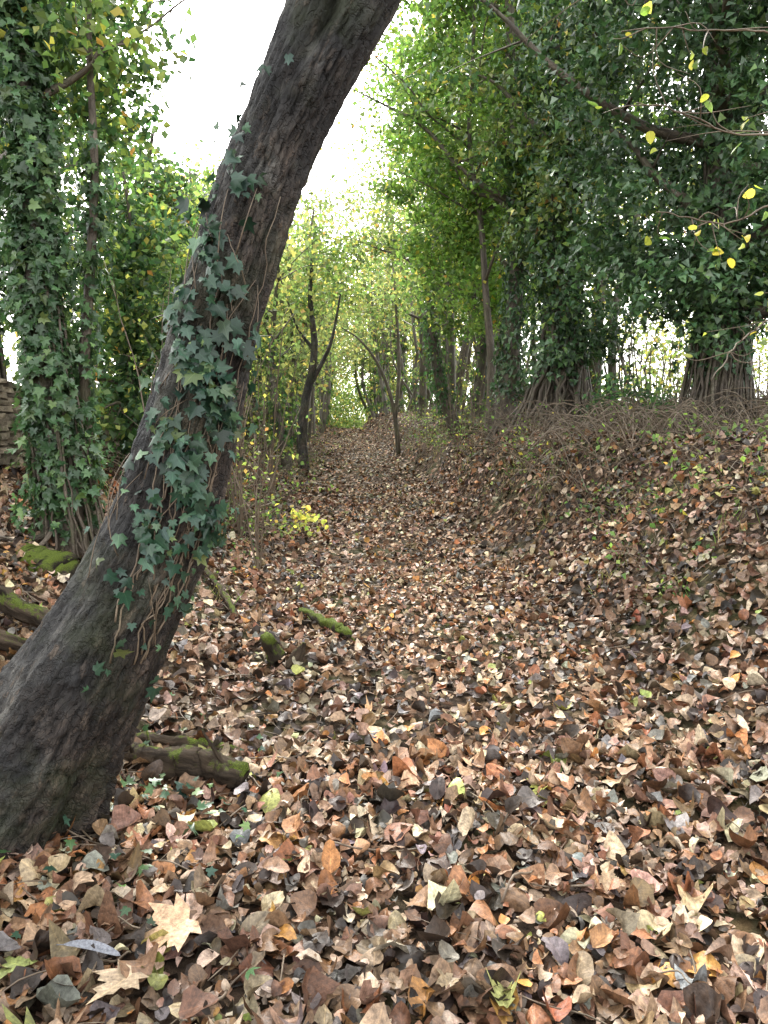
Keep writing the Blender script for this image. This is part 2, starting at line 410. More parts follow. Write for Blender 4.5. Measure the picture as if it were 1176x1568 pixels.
def main_disp(th, ln, R):
    o = np.zeros((len(ln), len(th))); fs = np.zeros_like(o); nn = noise.noise
    for a in range(len(ln)):
        z = P0[a, 2]; l = ln[a]; base_f = sm((1.0-z)/1.0)
        for b, t_ in enumerate(th):
            c, s = math.cos(t_), math.sin(t_)
            v = nn(Vector((c*1.3+7, s*1.3, l*1.3)))+nn(Vector((c*4+7, s*4, l*3)))*.45
            wob_ = nn(Vector((c*3, s*3, l*3+9)))*.5
            rid = 1-abs(nn(Vector((c*8+wob_, s*8, l*2.4+wob_))))*2.2      # long fissures where rid ~ 1
            rid2 = 1-abs(nn(Vector((c*17+wob_, s*17+5, l*7))))*2.2
            rug = .45+.55*sm((c*.15+.08)/.13)
            f1 = max(rid-.72, 0)/.28; f2 = max(rid2-.74, 0)/.26
            fine = nn(Vector((c*30, s*30, l*20)))
            o[a, b] = .026*v-rug*(.015*f1+.01*f2)*(1+.7*base_f)+.007*fine*(1+base_f)
            if z < .6: o[a, b] += .09*(.6-z)*(math.sin(t_*4+1.0)+.6*math.sin(t_*7+l*3))
            f = math.exp(-((z-2.78)/.12)**2)*math.exp(-((math.atan2(s, c)+1.5)/.26)**2)
            o[a, b] -= .07*f
            fs[a, b] = min(1, rug*(.9*f1+.6*f2)+.4*f)
    FIS['v'] = fs
    return o
mb = MB(); tube(mb, P0, R0, 150, main_disp)
mb.build('trunk', M_bark_main, tree, True, {'fis': ('FLOAT', np.concatenate([FIS['v'].ravel(), [0, 0]]))})
mb = MB()
for pts in ([(-.02, 2.6, 3.05), (-.3, 2.7, 3.8), (-.6, 2.9, 4.8), (-.8, 3.1, 6.0)], [(.45, 2.8, 4.1), (1.1, 2.5, 4.8), (1.7, 2.3, 5.4)]):
    p, r = spline(pts, np.linspace(.1, .03, len(pts)), 24); tube(mb, p, r, 12)
for k in range(10):   # root spurs
    a = U(-.6, 3.6) if k > 4 else U(3.6, 6.0)
    d = np.array([math.cos(a), math.sin(a)])
    p = [(-1.42+d[0]*q, 2.5+d[1]*q, 0) for q in (.12, .27, .38, .5)]
    p = [(x, y, float(H(x, y))+zz) for (x, y, _), zz in zip(p, (.16, .02, -.03, -.1))]
    p, r = spline(p, [.08, .055, .035, .02], 24); tube(mb, p, r, 20, bark_disp(.03, 6))
mb.build('limbs_and_roots', M_bark_main, tree)
T0, A0, B0 = frames(P0)
def on_trunk(z, phi, off):
    i = np.clip(np.searchsorted(P0[:, 2], z), 1, len(P0)-1)
    D = np.cos(phi)[:, None]*A0[i]+np.sin(phi)[:, None]*B0[i]
    return P0[i]+D*(R0[i]+off)[:, None], D
mi = int(np.searchsorted(P0[:, 2], 1.5))
cam_phi = math.atan2(-B0[mi][1], -A0[mi][1])
right_phi = math.atan2(B0[mi][0], A0[mi][0])
sgn = 1 if math.sin(right_phi-cam_phi) > 0 else -1
n = 860
zc = np.concatenate([rng.normal(1.68, .16, 330), rng.normal(1.24, .14, 260), rng.normal(1.45, .18, 110), rng.normal(2.05, .24, 146), U(.65, 1.0, 14)])
side = np.where(zc > 1.85, rng.normal(-.4, .4, n), rng.normal(.5, .5, n)-np.clip(zc-1.4, 0, 1)*.8)
side[-14:] = rng.normal(.7, .4, 14)
side += .2*np.sin(zc*17); keep = rng.random(n) < .62+.5*np.sin(zc*23+side*4)
keep[-14:] = True; zc, side = zc[keep], side[keep]; n = len(zc)
phi = cam_phi+sgn*side
P, D = on_trunk(zc, phi, U(.01, .07, n))
N = D*1.0+rng.normal(size=(n, 3))*.4+np.array([0, 0, .2])
F = np.array([.1, 0, -1.])+rng.normal(size=(n, 3))*.6
MIV = [(5, (.02, .05, .031)), (3, (.032, .072, .042)), (1.2, (.052, .1, .053)), (.4, (.1, .14, .05))]
build_leaves('ivy_leaves', IVY, P, N, .023+.04*rng.random(n)**1.3, pal(n, MIV, .28), M_ivyn, F, .35, -.12, tree)
mb = MB()
for k in range(14):
    z0, z1 = U(.7, 1.1), U(1.3, 2.35); m = 40; zz = np.linspace(z0, z1, m)
    a = U(.2, 1.2)+np.cumsum(rng.normal(size=m)*.04)-np.linspace(0, .6, m)
    p, d = on_trunk(zz, cam_phi+sgn*a, np.full(m, .006)+rng.uniform(0, .003, m)); tube(mb, p, np.linspace(.0035, .0015, m), 5)
for k in range(30):
    z0 = U(.8, 2.1); m = 10; zz = z0+np.linspace(0, U(.1, .3), m)
    a = U(-1.0, 1.2)+np.linspace(0, U(-.8, .8), m)
    p, d = on_trunk(zz, cam_phi+sgn*a, np.full(m, .01)+np.abs(np.sin(np.linspace(0, 3, m)))*U(0, .04)); tube(mb, p, np.linspace(.0022, .0012, m), 4)
mb.build('ivy_stems', M_twig, tree)

# ------------------------------------------------------------------ generic trees
def skel(mb, base, height, r, lean=(0, 0), nb=8, seg=10, start=.3, blen=.3, disp=0, wob=.12):
    n = 8; zz = np.linspace(0, 1, n); w = np.cumsum(rng.normal(size=(n, 2))*wob*height/n, 0); w[0] = 0
    P = np.stack([base[0]+lean[0]*zz*height+w[:, 0], base[1]+lean[1]*zz*height+w[:, 1], base[2]-.15+zz*(height+.15)], -1)
    R = r*(1-zz*.8); R[0] = r*1.4; R[1] = r*1.0
    p, q = spline(P, R, 40); tube(mb, p, q, seg, bark_disp(disp) if disp else None)
    tips = []
    for k in range(nb):
        f = U(start, .95); i = int(f*39); b = p[i]; L = height*blen*U(.5, 1.2)*(1.15-f*.6); a = U(0, 6.28)
        d = np.array([math.cos(a), math.sin(a), U(.2, 1.0)]); pts = [b]
        for s in range(4):
            pts.append(pts[-1]+d*L/4+rng.normal(size=3)*L*.06); d[2] += U(-.25, .15)
        bp, br = spline(pts, np.linspace(q[i]*.5, .006, 5), 14); tube(mb, bp, br, max(4, seg//2))
        tips += [bp[7], bp[10], bp[13]]
        for s in range(3):
            j = int(U(4, 12)); e = bp[j]+rng.normal(size=3)*L*.25+np.array([0, 0, L*.1])
            tube(mb, *spline([bp[j], (bp[j]+e)/2+rng.normal(size=3)*L*.04, e], [br[j]*.6, .006, .003], 7), seg=3); tips.append(e)
    return p, q, tips

def ivy_sheath(p, q, n, z0, z1, thick, size, items):
    i = rng.integers(0, len(p), n*4); i = i[(p[i, 2] > z0) & (p[i, 2] < z1)][:n]; n = len(i)
    a = U(0, 2*np.pi, n); _, A, B = frames(p)
    D = np.cos(a)[:, None]*A[i]+np.sin(a)[:, None]*B[i]
    jit = np.outer(rng.normal(size=n)*.12, [0, 0, 1])
    ph = rng.uniform(0, 6)
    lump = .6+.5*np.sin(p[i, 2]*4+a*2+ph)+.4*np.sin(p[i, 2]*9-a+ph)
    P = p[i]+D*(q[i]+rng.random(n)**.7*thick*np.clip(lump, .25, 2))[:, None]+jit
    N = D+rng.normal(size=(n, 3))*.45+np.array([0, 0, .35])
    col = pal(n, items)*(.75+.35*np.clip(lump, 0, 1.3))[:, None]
    return P, N, rng.uniform(.7, 1.3, n)*size, col, rng.normal(size=(n, 3))*.5+np.array([0, 0, -1.])
def ell(c, r, n, hollow=.0):
    d = rng.normal(size=(n, 3)); d /= np.linalg.norm(d, axis=1, keepdims=True)
    return np.array(c)+d*(rng.uniform(hollow, 1, (n, 1))**.45)*np.array(r)
def base(x, y): return (x, y, float(H(x, y)))
def strands(mb, p, q, zb, k, h0, h1, r0, r1, flare, hh):
    for _ in range(k):
        a = U(0, 6.28); zz = np.linspace(0, U(h0, h1), 12); aa = a+np.cumsum(rng.normal(size=12)*.1); fl = (1-zz/zz[-1])**2*flare
        i = np.clip((zz/hh*39).astype(int), 0, 39); rr = q[i]*.95+fl+U(0, .06)
        tube(mb, np.stack([p[i, 0]+np.cos(aa)*rr, p[i, 1]+np.sin(aa)*rr, zb-.12+zz], -1), np.full(12, U(r0, r1)), 5)
def roots(mb, b, k, r, l):   # exposed roots running down the bank from the foot of a tree
    for _ in range(k):
        a = U(2.4, 6.8); pts = []; ang = a; ll = l*U(.4, 1.1)
        x, y = b[0]+math.cos(a)*.15, b[1]+math.sin(a)*.15
        for s in range(6):
            pts.append((x, y, float(H(x, y))+(.25*(1-s/2) if s < 2 else .015)+rng.normal()*.025)); ang += rng.normal()*.45
            x += math.cos(ang)*ll/5; y += math.sin(ang)*ll/5
        rr = r*U(.4, 1.1); tube(mb, *spline(pts, rr*np.linspace(1, .2, 6), 22), seg=7)

# C : slim ivy-covered tree, left
b = base(-2.33, 5.5); e = empty('ivy_covered_tree', b); mb = MB()
p, q, tips = skel(mb, b, 7, .1, (-.02, .0), 9, 14, .45, .2, .02, .04)
p2, q2, t2 = skel(mb, (b[0]+.14, b[1]+.1, b[2]), 5, .055, (.01, .02), 3, 10, .6, .2, 0, .06)
strands(mb, p, q, b[2], 24, .6, 2.5, .006, .018, .1, 7); roots(mb, b, 6, .03, .6)
mb.build('trunk', M_bark, e)
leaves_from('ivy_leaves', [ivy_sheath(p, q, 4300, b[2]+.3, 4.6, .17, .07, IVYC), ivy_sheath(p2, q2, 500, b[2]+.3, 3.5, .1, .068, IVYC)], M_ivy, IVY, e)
leaves_from('crown_leaves', [clumps(tips, .3, 45, .08, MIDG), clumps(ell((-2.85, 5.9, 5.1), (.8, 1, 1.4), 50), .35, 70, .08, IVYC+MIDG),
            clumps(ell((-2.3, 6.2, 4.45), (.52, .5, 1.1), 40), .26, 60, .075, IVYC+MIDG)], M_fol, DIA, e)

# D : big ivy tree, far left, behind the wall
b = base(-5.2, 9.2); e = empty('ivy_covered_tree', b); mb = MB()
p, q, tips = skel(mb, b, 10, .3, (.02, 0), 12, 20, .3, .18, .05, .03)
strands(mb, p, q, b[2], 40, 2, 6, .01, .03, .1, 10)
mb.build('trunk', M_bark, e)
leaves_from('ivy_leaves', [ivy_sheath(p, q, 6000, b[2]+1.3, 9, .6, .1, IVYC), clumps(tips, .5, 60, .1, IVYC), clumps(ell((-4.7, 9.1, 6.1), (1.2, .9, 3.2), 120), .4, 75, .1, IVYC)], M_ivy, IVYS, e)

# B : dense ivy tree, right
b = base(4.1, 9.2); e = empty('ivy_covered_tree', b); mb = MB()
p, q, tips = skel(mb, b, 9, .22, (-.03, 0), 22, 20, .22, .32, .05, .05)
strands(mb, p, q, b[2], 70, 1, 3.5, .008, .026, .16, 9); roots(mb, b, 16, .045, 1.0)
pp, qq = spline([(4.0, 9.2, 2.7), (4.6, 8.9, 2.85), (5.6, 8.6, 2.75)], [.12, .1, .07], 16); tube(mb, pp, qq, 10, bark_disp(.02))
mb.build('trunk', M_bark, e)
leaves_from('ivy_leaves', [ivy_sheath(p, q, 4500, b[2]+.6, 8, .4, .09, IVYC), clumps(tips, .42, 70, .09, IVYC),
            clumps(ell((3.6, 9.1, 5.2), (1.65, 1.4, 2.8), 130, .5), .32, 115, .092, IVYC),
            clumps(ell((3.2, 8.8, 3.2), (.9, .8, .5), 20), .26, 80, .085, IVYC), clumps(ell((5.0, 8.6, 3.3), (.8, .6, .4), 12), .25, 60, .085, IVYC+GREEN)], M_ivy, IVYS, e)

# A : ivy tree beside the lane, thick gnarled foot
b = base(2.75, 12.0); e = empty('ivy_covered_tree', b); mb = MB()
p, q, tips = skel(mb, b, 10, .27, (-.01, 0), 14, 18, .3, .2, .06, .05)
strands(mb, p, q, b[2], 80, .6, 3.0, .014, .036, .34, 10); roots(mb, b, 20, .055, 1.0)
mb.build('trunk', M_bark, e)
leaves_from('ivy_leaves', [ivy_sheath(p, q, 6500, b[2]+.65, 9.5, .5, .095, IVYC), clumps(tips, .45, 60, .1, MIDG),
            clumps(ell((2.9, 12.2, 5.8), (1.1, 1.0, 3.4), 70), .36, 90, .1, IVYC+GREEN), clumps(ell((3.1, 11.6, 2.9), (.6, .6, .6), 14), .3, 75, .09, IVYC)], M_ivy, IVYS, e)

# E : green tree leaning over the lane, ivy-clad trunk showing in front of its crown
b = base(2.15, 13.2); e = empty('field_maple_tree', b); mb = MB()
p, q, tips = skel(mb, b, 11, .16, (-.03, .01), 26, 14, .2, .27, .03, .04)
p2, q2, t2 = skel(mb, (b[0]-.2, b[1]+.5, b[2]), 9, .08, (-.06, .02), 16, 10, .3, .27, 0, .05)
roots(mb, b, 10, .04, .8)
mb.build('trunk', M_bark, e)
leaves_from('crown_leaves', [clumps(tips+t2, .38, 60, .092, GREEN), clumps(ell((1.6, 14.6, 7.2), (1.55, 1.2, 4.0), 200, .2), .38, 110, .1, GREEN),
            clumps(ell((1.9, 15, 4.2), (1.1, 1.0, 1.2), 32, .2), .4, 60, .1, GREEN+MIDG)], M_fol, DIA, e)
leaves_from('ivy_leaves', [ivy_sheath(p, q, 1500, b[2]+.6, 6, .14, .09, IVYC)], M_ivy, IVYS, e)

# F/G/H : thinner trees behind, both sides
DG = IVYC+MIDG
for (x, y, h, r, ln, pl, nm, ex) in [(-4.0, 12, 5.0, .12, (.02, 0), DG, 'hazel_tree', 36), (-3.2, 15, 5.2, .09, (.0, 0), MIDG, 'hazel_tree', 28), (-6.0, 13, 8.5, .2, (0, 0), DG, 'ash_tree', 40),
                             (5.9, 13, 9.5, .18, (0, 0), MIDG, 'ash_tree', 40), (3.8, 16.5, 11, .17, (-.02, 0), MIDG, 'ash_tree', 40), (6.6, 9.8, 8, .15, (-.02, 0), MIDG, 'hazel_tree', 34),
                             (-6.4, 5.5, 7, .15, (0, 0), MIDG, 'hazel_tree', 20), (5.8, 4.6, 7.5, .15, (-.03, .02), MIDG, 'hazel_tree', 20), (-3.3, 9.8, 3.9, .08, (.01, 0), DG, 'hazel_tree', 26),
                             (1.75, 18, 10, .12, (-.03, 0), MIDG, 'ash_tree', 36), (-4.4, 17.5, 6.2, .12, (0, 0), MIDG, 'ash_tree', 35)]:
    b = base(x, y); e = empty(nm, b); mb = MB()
    p, q, tips = skel(mb, b, h, r, ln, 14, 10, .22, .26, 0, .08)
    mb.build('trunk', M_bark, e)
    L = [clumps(tips, .42, 45, .095, pl), clumps(ell((p[-1][0]*.6+b[0]*.4, p[-1][1]*.6+b[1]*.4, b[2]+h*.6), (h*.17, h*.17, h*.38), ex), .42, 60, .1, pl)]
    if r >= .08: L.append(ivy_sheath(p, q, 1800, b[2]+.4, h*.75+1, .22, .095, IVYC))
    leaves_from('crown_leaves', L, M_fol, DIA, e)

# overgrown hedge along the field edge behind the right-hand trees
e = empty('field_hedge', (6, 18, 2)); mb = MB(); n = 120
x = U(4.0, 15, n); y = 16+.45*x+rng.normal(size=n)*.9; z0 = H(x, y)
for k in range(n):
    hh = U(1.2, 3.0); tube(mb, *spline([(x[k], y[k], z0[k]-.05), (x[k]+U(-.3, .3), y[k]+U(-.3, .3), z0[k]+hh*.5), (x[k]+U(-.6, .6), y[k]+U(-.5, .5), z0[k]+hh)], [.025, .016, .006], 10), seg=5)
mb.build('stems', M_bark, e)
YH = [(3, (.24, .27, .09)), (2, (.34, .33, .1)), (1, (.45, .38, .1)), (2, (.15, .2, .07))]
leaves_from('leaves', [clumps(np.stack([x, y, z0+rng.random(n)**.8*3.2], -1), .5, 34, .11, YH)], M_folfar, DIA, e)

# dark slender tree beside the lane
yb = 19.0; b = base(-2.05, yb); e = empty('crooked_tree', b); mb = MB()
pts = [(-2.05, yb, b[2]-.1), (-2.1, yb, b[2]+.9), (-1.98, yb, b[2]+1.8), (-1.82, yb, b[2]+2.5), (-1.75, yb, b[2]+3.2), (-1.85, yb, b[2]+4.4), (-1.7, yb, b[2]+6)]
tube(mb, *spline(pts, [.16, .13, .11, .1, .08, .06, .03], 50), seg=12, disp=bark_disp(.02))
tube(mb, *spline([(-1.9, yb, b[2]+2.1), (-1.55, yb, b[2]+2.7), (-1.3, yb, b[2]+3.3), (-1.1, yb+.2, b[2]+4.4)], [.07, .055, .04, .02], 24), seg=8)
tube(mb, *spline([(-1.78, yb, b[2]+3.0), (-2.2, yb, b[2]+3.6), (-2.6, yb, b[2]+4.8)], [.05, .03, .015], 18), seg=8)
mb.build('trunk', M_bark_main, e)
leaves_from('crown_leaves', [clumps(ell((-1.7, yb, b[2]+4.9), (1.3, 1.0, 1.1), 26), .45, 60, .11, MIDG)], M_fol, DIA, e)
# arching sapling on the right of the lane
yb = 25.0; b = base(.6, yb); e = empty('arching_sapling', b); mb = MB()
tube(mb, *spline([(.5, yb, b[2]-.1), (.38, yb, b[2]+1.1), (.15, yb, b[2]+2.1), (-.25, yb, b[2]+3.0), (-.8, yb, b[2]+3.7), (-1.4, yb, b[2]+4.1)], [.085, .075, .06, .05, .035, .02], 40), seg=8)
tube(mb, *spline([(.38, yb, b[2]+1.1), (.5, yb, b[2]+3), (.3, yb, b[2]+6)], [.07, .06, .03], 20), seg=8)
mb.build('trunk', M_bark, e)
leaves_from('crown_leaves', [clumps(ell((-.4, yb, b[2]+5.2), (1.8, 1, 1.1), 34), .5, 55, .12, MIDG+FARG)], M_fol, DIA, e)

# ------------------------------------------------------------------ distant woodland (one mass)
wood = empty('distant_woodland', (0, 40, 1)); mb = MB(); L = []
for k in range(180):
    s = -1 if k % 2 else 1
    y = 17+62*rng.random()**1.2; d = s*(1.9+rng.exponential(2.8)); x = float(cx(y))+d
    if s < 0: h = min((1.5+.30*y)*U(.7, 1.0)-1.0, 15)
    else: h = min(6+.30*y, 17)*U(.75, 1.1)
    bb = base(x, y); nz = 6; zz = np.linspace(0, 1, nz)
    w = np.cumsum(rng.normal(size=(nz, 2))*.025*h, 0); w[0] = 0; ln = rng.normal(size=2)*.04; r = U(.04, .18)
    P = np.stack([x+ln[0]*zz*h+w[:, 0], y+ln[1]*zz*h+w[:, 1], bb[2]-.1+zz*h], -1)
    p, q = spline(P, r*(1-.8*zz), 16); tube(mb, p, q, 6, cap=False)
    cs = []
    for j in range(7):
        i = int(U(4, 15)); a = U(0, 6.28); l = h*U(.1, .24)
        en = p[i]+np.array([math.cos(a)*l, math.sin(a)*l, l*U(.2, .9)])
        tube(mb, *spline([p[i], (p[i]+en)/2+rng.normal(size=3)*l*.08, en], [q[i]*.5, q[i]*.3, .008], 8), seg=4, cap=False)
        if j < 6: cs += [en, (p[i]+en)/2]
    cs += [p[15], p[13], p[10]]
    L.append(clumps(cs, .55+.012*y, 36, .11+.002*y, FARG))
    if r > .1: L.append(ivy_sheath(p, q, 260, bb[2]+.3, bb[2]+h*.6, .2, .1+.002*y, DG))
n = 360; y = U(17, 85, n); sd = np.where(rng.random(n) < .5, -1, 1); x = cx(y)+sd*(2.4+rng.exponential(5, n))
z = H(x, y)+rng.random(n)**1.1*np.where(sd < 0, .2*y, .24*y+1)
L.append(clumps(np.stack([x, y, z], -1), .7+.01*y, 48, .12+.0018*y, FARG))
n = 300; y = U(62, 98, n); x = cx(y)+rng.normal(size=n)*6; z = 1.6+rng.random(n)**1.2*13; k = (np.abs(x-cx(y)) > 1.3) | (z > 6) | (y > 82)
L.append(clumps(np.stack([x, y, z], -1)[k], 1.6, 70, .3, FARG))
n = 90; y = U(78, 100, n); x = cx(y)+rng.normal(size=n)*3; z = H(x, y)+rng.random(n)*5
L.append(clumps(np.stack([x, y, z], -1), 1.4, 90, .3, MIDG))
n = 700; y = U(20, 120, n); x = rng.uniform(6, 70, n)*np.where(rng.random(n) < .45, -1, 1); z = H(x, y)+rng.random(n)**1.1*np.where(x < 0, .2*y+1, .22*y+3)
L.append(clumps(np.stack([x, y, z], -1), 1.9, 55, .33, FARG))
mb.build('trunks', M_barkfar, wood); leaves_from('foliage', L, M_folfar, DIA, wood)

# ------------------------------------------------------------------ undergrowth : brambles, dead stems, ivy on the banks
ug = empty('undergrowth', (0, 10, .5)); mb = MB(); L = []
for k in range(2000):
    s = 1 if rng.random() < .65 else -1
    y = 5.5+24*rng.random()**1.3; d = s*(1.7+rng.exponential(1.3)); x = float(cx(y))+d
    if s < 0 and y < 7: y += 3
    z = float(H(x, y)); l = U(.25, 1.1)*(1 if y > 8 else .6); a = U(0, 6.28); up = U(.15, 1.0)
    e1 = np.array([x+math.cos(a)*l*.5, y+math.sin(a)*l*.5, z+l*up*.6]); e2 = np.array([x+math.cos(a)*l, y+math.sin(a)*l, z+l*up*U(.3, .9)])
    r = U(.0025, .006)
    tube(mb, *spline([(x, y, z-.03), e1, e2], [r, r*.8, r*.4], 9), seg=3, cap=False)
    if rng.random() < .25: L.append(clumps([e1, e2], .18, 5, .055, MIDG+GREEN))
for k in range(1100):   # denser tangle of dead stems at the foot of the right-hand trees
    x, y = U(1.9, 5.4), U(7.6, 12.8); z = float(H(x, y)); l = U(.4, 1.2); a = U(0, 6.28)
    e1 = np.array([x+math.cos(a)*l*.5, y+math.sin(a)*l*.5, z+U(.05, .45)]); e2 = e1+np.array([math.cos(a)*l*.5, math.sin(a)*l*.5, U(-.35, .1)])
    r = U(.003, .009); tube(mb, *spline([(x, y, z-.03), e1, e2], [r, r*.8, r*.4], 9), seg=4, cap=False)
c = ell((3.5, 10.9, 1.65), (.8, .9, .4), 28); L.append(clumps(c, .25, 45, .08, IVYC))
n = 380; y = 4.6+22*rng.random(n)**1.2; sd = np.where(rng.random(n) < .4, -1, 1); x = cx(y)+sd*(1.7+rng.exponential(1.6, n)); z = H(x, y)+.05
L.append(clumps(np.stack([x, y, z], -1), .22, 16, .042, MIDG+IVYC, .3))
mb.build('stems', M_twig, ug); leaves_from('leaves', L, M_fol, DIA, ug)
# sparse, mostly withered grass tufts along the foot of the banks
n = 110; ty = 5+20*rng.random(n)**1.2; sd = np.where(rng.random(n) < .35, -1, 1); tx = cx(ty)+sd*(1.45+np.abs(rng.normal(size=n))*.8)
m_ = 2600; k = rng.integers(0, n, m_); x = tx[k]+rng.normal(size=m_)*.1; y = ty[k]+rng.normal(size=m_)*.1
P = np.stack([x, y, H(x, y)], -1); nrm = rng.normal(size=(m_, 3)); nrm[:, 2] *= .3; F = rng.normal(size=(m_, 3))*.6+np.array([0, 0, .8])
build_leaves('grass_tufts', BLADE, P, nrm, U(.08, .2, m_), pal(m_, [(2, (.1, .15, .045)), (2, (.16, .18, .06)), (3, (.28, .23, .13))]), M_fol, F, .9, 0, None)

YEL = [(3, (.42, .4, .09)), (2, (.28, .33, .08)), (1, (.45, .31, .08))]
for (x, y, h) in [(-1.25, 7.2, 2.0), (-1.65, 8.4, 2.6), (-2.0, 9.6, 3.0), (-1.7, 11, 2.8), (-2.3, 7.6, 2.8), (-2.1, 12.5, 3.5), (1.9, 15.5, 3.4), (1.6, 17.5, 4)]:
    b = base(x, y); e = empty('hazel_sapling', b); mb = MB(); tp = []
    for k in range(6):
        a = U(0, 6.28); hh = h*U(.5, 1); sp_ = U(.1, .35)*hh
        pts = [(b[0], b[1], b[2]-.05), (b[0]+math.cos(a)*sp_*.3, b[1]+math.sin(a)*sp_*.3, b[2]+hh*.5), (b[0]+math.cos(a)*sp_, b[1]+math.sin(a)*sp_, b[2]+hh)]
        p, q = spline(pts, [.011, .007, .003], 14); p = p+np.cumsum(rng.normal(size=p.shape)*.008, 0); tube(mb, p, q, 5)
        for j in range(5):
            i = int(U(4, 13)); en = p[i]+rng.normal(size=3)*.18+np.array([0, 0, .1]); tube(mb, *spline([p[i], (p[i]+en)/2, en], [.004, .003, .0015], 5), seg=3); tp.append(en)
    mb.build('stems', M_twig, e); leaves_from('leaves', [clumps(tp, .14, 3, .05, YEL+MIDG)], M_fol, DIA, e)
b = base(-1.0, 9.5); L = [clumps(ell((-1.0, 9.5, b[2]+.25), (.32, .3, .25), 14), .14, 6, .06, YEL)]
e = empty('yellow_leaved_shrub', b); mb = MB()
for c in L[0][0][::6]: tube(mb, *spline([(b[0], b[1], b[2]-.03), ((b[0]+c[0])/2, (b[1]+c[1])/2, b[2]+.2), c], [.006, .004, .002], 6), seg=4)
mb.build('stems', M_twig, e); leaves_from('leaves', L, M_fol, OV7, e)

# overhanging hazel branches, upper right (near)
b = (2.6, 4.2, 3.6); e = empty('overhanging_hazel_branch', b); mb = MB(); tp = []
for pts in ([(3.4, 4.4, 2.6), (2.6, 4.2, 3.1), (1.9, 4.1, 3.0), (1.3, 4.0, 3.15)], [(3.4, 4.4, 2.9), (2.6, 4.3, 3.5), (1.9, 4.2, 3.6), (1.2, 4.0, 3.5)],
            [(3.4, 4.5, 2.6), (2.5, 4.3, 2.75), (1.9, 4.2, 2.55), (1.5, 4.1, 2.6)], [(3.4, 4.5, 3.4), (2.4, 4.0, 3.7), (1.7, 3.8, 3.55), (1.0, 3.7, 3.7)],
            [(3.4, 4.6, 2.2), (2.6, 4.4, 2.3), (2.1, 4.3, 2.05), (1.8, 4.2, 1.8)]):
    p, q = spline(pts, [.012, .008, .005, .0025], 40); p = p+np.cumsum(rng.normal(size=p.shape)*.006, 0); tube(mb, p, q, 6)
    for j in range(18):
        i = int(U(8, 39)); en = p[i]+rng.normal(size=3)*np.array([.22, .15, .16]); md = (p[i]+en)/2+rng.normal(size=3)*.03
        tube(mb, *spline([p[i], md, en], [.0035, .0025, .0012], 7), seg=4)
        if rng.random() < .6: tp.append(en)
mb.build('branches', M_twig, e)
leaves_from('leaves', [clumps(tp, .06, 2, .055, [(3, (.26, .3, .05)), (3, (.12, .19, .04)), (1, (.42, .36, .06))])], M_fol, ovate(10), e)

# ------------------------------------------------------------------ dry stone wall (left)
mb = MB()
for cse in range(13):
    y = 5.8+U(0, .2)
    while y < 26:
        w = U(.1, .36); hgt = .078; xb = -4.25+.015*cse; z = float(H(xb, y))-.05+cse*hgt
        d = .4-.02*cse; o = U(-.03, .03)
        xs = (xb-d/2, xb+d/2+o); ys = (y+.008, y+w-.012); zs = (z+.006, z+hgt*U(.8, 1.0)-.008)
        c8 = np.array([[xs[a], ys[bq], zs[c_]] for a in (0, 1) for bq in (0, 1) for c_ in (0, 1)])+rng.normal(size=(8, 3))*.01
        mb.add(c8, [(0, 1, 3, 2), (4, 6, 7, 5), (0, 4, 5, 1), (2, 3, 7, 6), (0, 2, 6, 4), (1, 5, 7, 3)], None, c8)
        y += w
t = NT('limestone')
gg = t.n('ShaderNodeNewGeometry'); pos = gg.outputs['Position']
c = t.ramp(t.noise(pos, 6, 8, .7), [(.32, (.07, .06, .045)), (.68, (.32, .28, .22))])
c = t.mix(1.0, c, t.ramp(gg.outputs['Random Per Island'], [(0, (.45, .43, .4)), (1, (1.3, 1.25, 1.15))]), 'MULTIPLY')
c = t.mix(t.fr(t.noise(pos, 2.5, 6, .7), .52, .62), c, (.07, .1, .028))
t.l(t.principled(c, .85, t.bump(t.noise(pos, 25, 6, .7), 1.0, .03), .3), t.out.inputs[0])
mb.build('dry_stone_wall', t.m, None, False)

# ------------------------------------------------------------------ fallen logs and branches
def log(name, pts, rad, seg=22, amp=.02, n=50, stubs=0, mat=None):
    pts = [(x, y, float(H(x, y))+z) for x, y, z in pts]
    p, q = spline(pts, rad, n); p = p+np.cumsum(rng.normal(size=p.shape)*.0035, 0)
    q = q*(1+.12*np.sin(np.linspace(0, 9, n)+rng.uniform(0, 6))); q[-2:] *= .75; q[:2] *= .75
    e = MB(); tube(e, p, q, seg, bark_disp(amp, 6))
    for k in range(stubs):
        i = int(U(5, n-5)); a = rng.normal(size=3)*.1+np.array([0, 0, .06]); tube(e, *spline([p[i], p[i]+a*.6, p[i]+a], [.012, .008, .004], 6), seg=5)
    return e.build(name, mat or M_moss)
log('mossy_log', [(-1.12, 3.05, .07), (-.85, 2.95, .08), (-.56, 2.86, .06)], [.045, .06, .055], amp=.03, stubs=4)
log('mossy_log', [(-1.2, 3.2, .05), (-.8, 3.2, .06), (-.5, 3.15, .05)], [.02, .026, .015], 12, .012)
log('mossy_stump', [(-.68, 4.55, 0), (-.69, 4.5, .1), (-.7, 4.4, .22)], [.055, .05, .035], 16, .025, 16, 0, M_mossy)
log('broken_stump', [(-.58, 4.42, 0), (-.55, 4.41, .08), (-.5, 4.4, .17)], [.04, .035, .015], 14, .02, 14)
log('fallen_branch', [(-.65, 5.6, .05), (-.4, 5.2, .08), (-.25, 4.95, .06)], [.028, .038, .028], 14, .014, 50, 2, M_mossy)
log('fallen_branch', [(-2.6, 3.9, .08), (-2.1, 3.9, .13), (-1.5, 3.75, .08)], [.045, .06, .04], amp=.03, stubs=3)
log('fallen_branch', [(-2.6, 3.4, .08), (-2.1, 3.45, .13), (-1.55, 3.6, .09)], [.035, .04, .022])
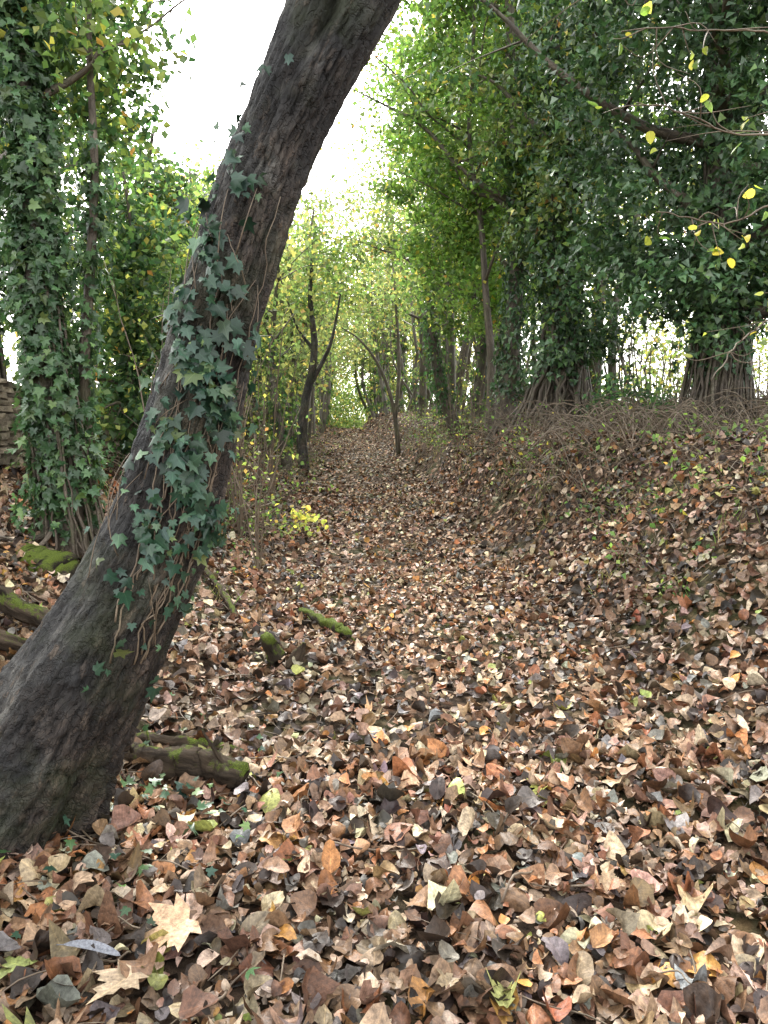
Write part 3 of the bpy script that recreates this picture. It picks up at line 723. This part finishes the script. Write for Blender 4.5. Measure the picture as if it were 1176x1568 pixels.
log('fallen_branch', [(-1.75, 6.6, .08), (-1.3, 5.8, .08), (-1.1, 5.3, .05)], [.018, .026, .018], 12, .01)
log('moss_mound', [(-2.55, 5.15, -.1), (-2.4, 5.05, -.06), (-2.2, 5.0, -.05), (-2.05, 5.02, -.1)], [.1, .17, .15, .06], 30, .03, 50, 0, M_mossy)
log('moss_mound', [(-2.75, 6.2, -.05), (-2.6, 6.1, .05), (-2.5, 6.0, -.05)], [.1, .15, .1], 30, .03, 50, 0, M_mossy)
# loose twigs on the floor
mb = MB()
for k in range(750):
    y = U(1.3, 9); x = U(-2.6, 3.2)
    if rng.random() < .45: x = U(-2.4, -.3)
    a = U(0, 6.28); l = U(.06, .4); pts = []
    for s in np.linspace(0, 1, 4):
        px, py = x+math.cos(a)*l*s+rng.normal()*.012, y+math.sin(a)*l*s+rng.normal()*.012; pts.append((px, py, float(H(px, py))+.045+rng.normal()*.01))
    r = U(.0012, .0045); tube(mb, *spline(pts, [r, r, r*.8, r*.5], 10), seg=5)
mb.build('loose_twigs', M_twig)

n = 90; x = rng.normal(-.95, .25, n); y = rng.normal(2.75, .35, n)
P = np.stack([x, y, H(x, y)+U(.05, .11, n)], -1)
build_leaves('ground_ivy', IVY, P, HN(x, y)+rng.normal(size=(n, 3))*.35, U(.025, .05, n), pal(n, IVYC+MIV, .2), M_ivyn, None, .3, -.1)

# feather lying on the leaves
fx, fy = -.80, 1.86; fz = float(H(fx, fy))+.075; mb = MB(); m = 24
s = np.linspace(0, 1, m); ax_ = np.array([.97, -.22, 0]); sd_ = np.array([.22, .97, 0])
cl = np.array([fx-.1, fy, fz])+s[:, None]*.2*ax_+np.outer(np.sin(s*3.1)*.018, [0, 0, 1])+np.outer((s-.5)**2*.03, sd_)
tube(mb, cl, np.linspace(.0015, .0004, m), 6)
w = .019*np.sin(np.clip((s-.15)/.85, 0, 1)*np.pi)**.5
Vf = np.concatenate([cl-sd_*w[:, None]*.5, cl+np.array([0, 0, .001]), cl+sd_*w[:, None]+np.outer(w, [0, 0, .3])])
Qf = [(r*m+k, r*m+k+1, (r+1)*m+k+1, (r+1)*m+k) for r in (0, 1) for k in range(3, m-1)]
mb.add(Vf, Qf, None, Vf)
t = NT('feather_grey'); pos = t.attr('bco').outputs['Vector']
t.l(t.principled(t.ramp(t.noise(pos, 150, 3), [(.3, (.07, .075, .09)), (.7, (.22, .23, .26))]), .5), t.out.inputs[0])
mb.build('feather', t.m)

# ------------------------------------------------------------------ light, sky, camera
EL, AZ = math.radians(40), math.radians(-12)
sd3 = Vector((math.sin(AZ)*math.cos(EL), math.cos(AZ)*math.cos(EL), math.sin(EL)))
sun = bpy.data.lights.new('sun', 'SUN'); sun.energy = 3.6; sun.angle = math.radians(8); sun.color = (1, .95, .87)
so = bpy.data.objects.new('sun', sun); so.rotation_euler = sd3.to_track_quat('Z', 'Y').to_euler(); so.location = (0, 0, 30); scene.collection.objects.link(so)
w = bpy.data.worlds.new('World'); scene.world = w; w.use_nodes = True; nt = w.node_tree
bg = nt.nodes['Background']; sky = nt.nodes.new('ShaderNodeTexSky'); sky.sky_type = 'NISHITA'; sky.sun_disc = False
sky.sun_elevation = EL; sky.sun_rotation = AZ % (2*math.pi); sky.dust_density = 4; sky.air_density = 1.0; sky.ozone_density = 1
hs = nt.nodes.new('ShaderNodeHueSaturation'); hs.inputs['Saturation'].default_value = .25; hs.inputs['Value'].default_value = 2.6
ad = nt.nodes.new('ShaderNodeMix'); ad.data_type = 'RGBA'; ad.blend_type = 'ADD'; ad.inputs[0].default_value = 1; ad.inputs[7].default_value = (14.5, 14.3, 14.0, 1)
nt.links.new(sky.outputs[0], hs.inputs['Color']); nt.links.new(hs.outputs[0], ad.inputs[6]); nt.links.new(ad.outputs[2], bg.inputs[0]); bg.inputs[1].default_value = .15
cam = bpy.data.cameras.new('camera'); cam.sensor_fit = 'VERTICAL'; cam.sensor_height = 36; cam.lens = 26; cam.clip_end = 2000; cam.clip_start = .05
co = bpy.data.objects.new('camera', cam); co.location = (0, 0, 1.5); co.rotation_euler = (math.radians(83.2), 0, 0)
scene.collection.objects.link(co); scene.camera = co
scene.view_settings.view_transform = 'Standard'; scene.view_settings.look = 'None'; scene.view_settings.exposure = 0
print('polys', sum(len(o.data.polygons) for o in bpy.data.objects if o.type == 'MESH'))
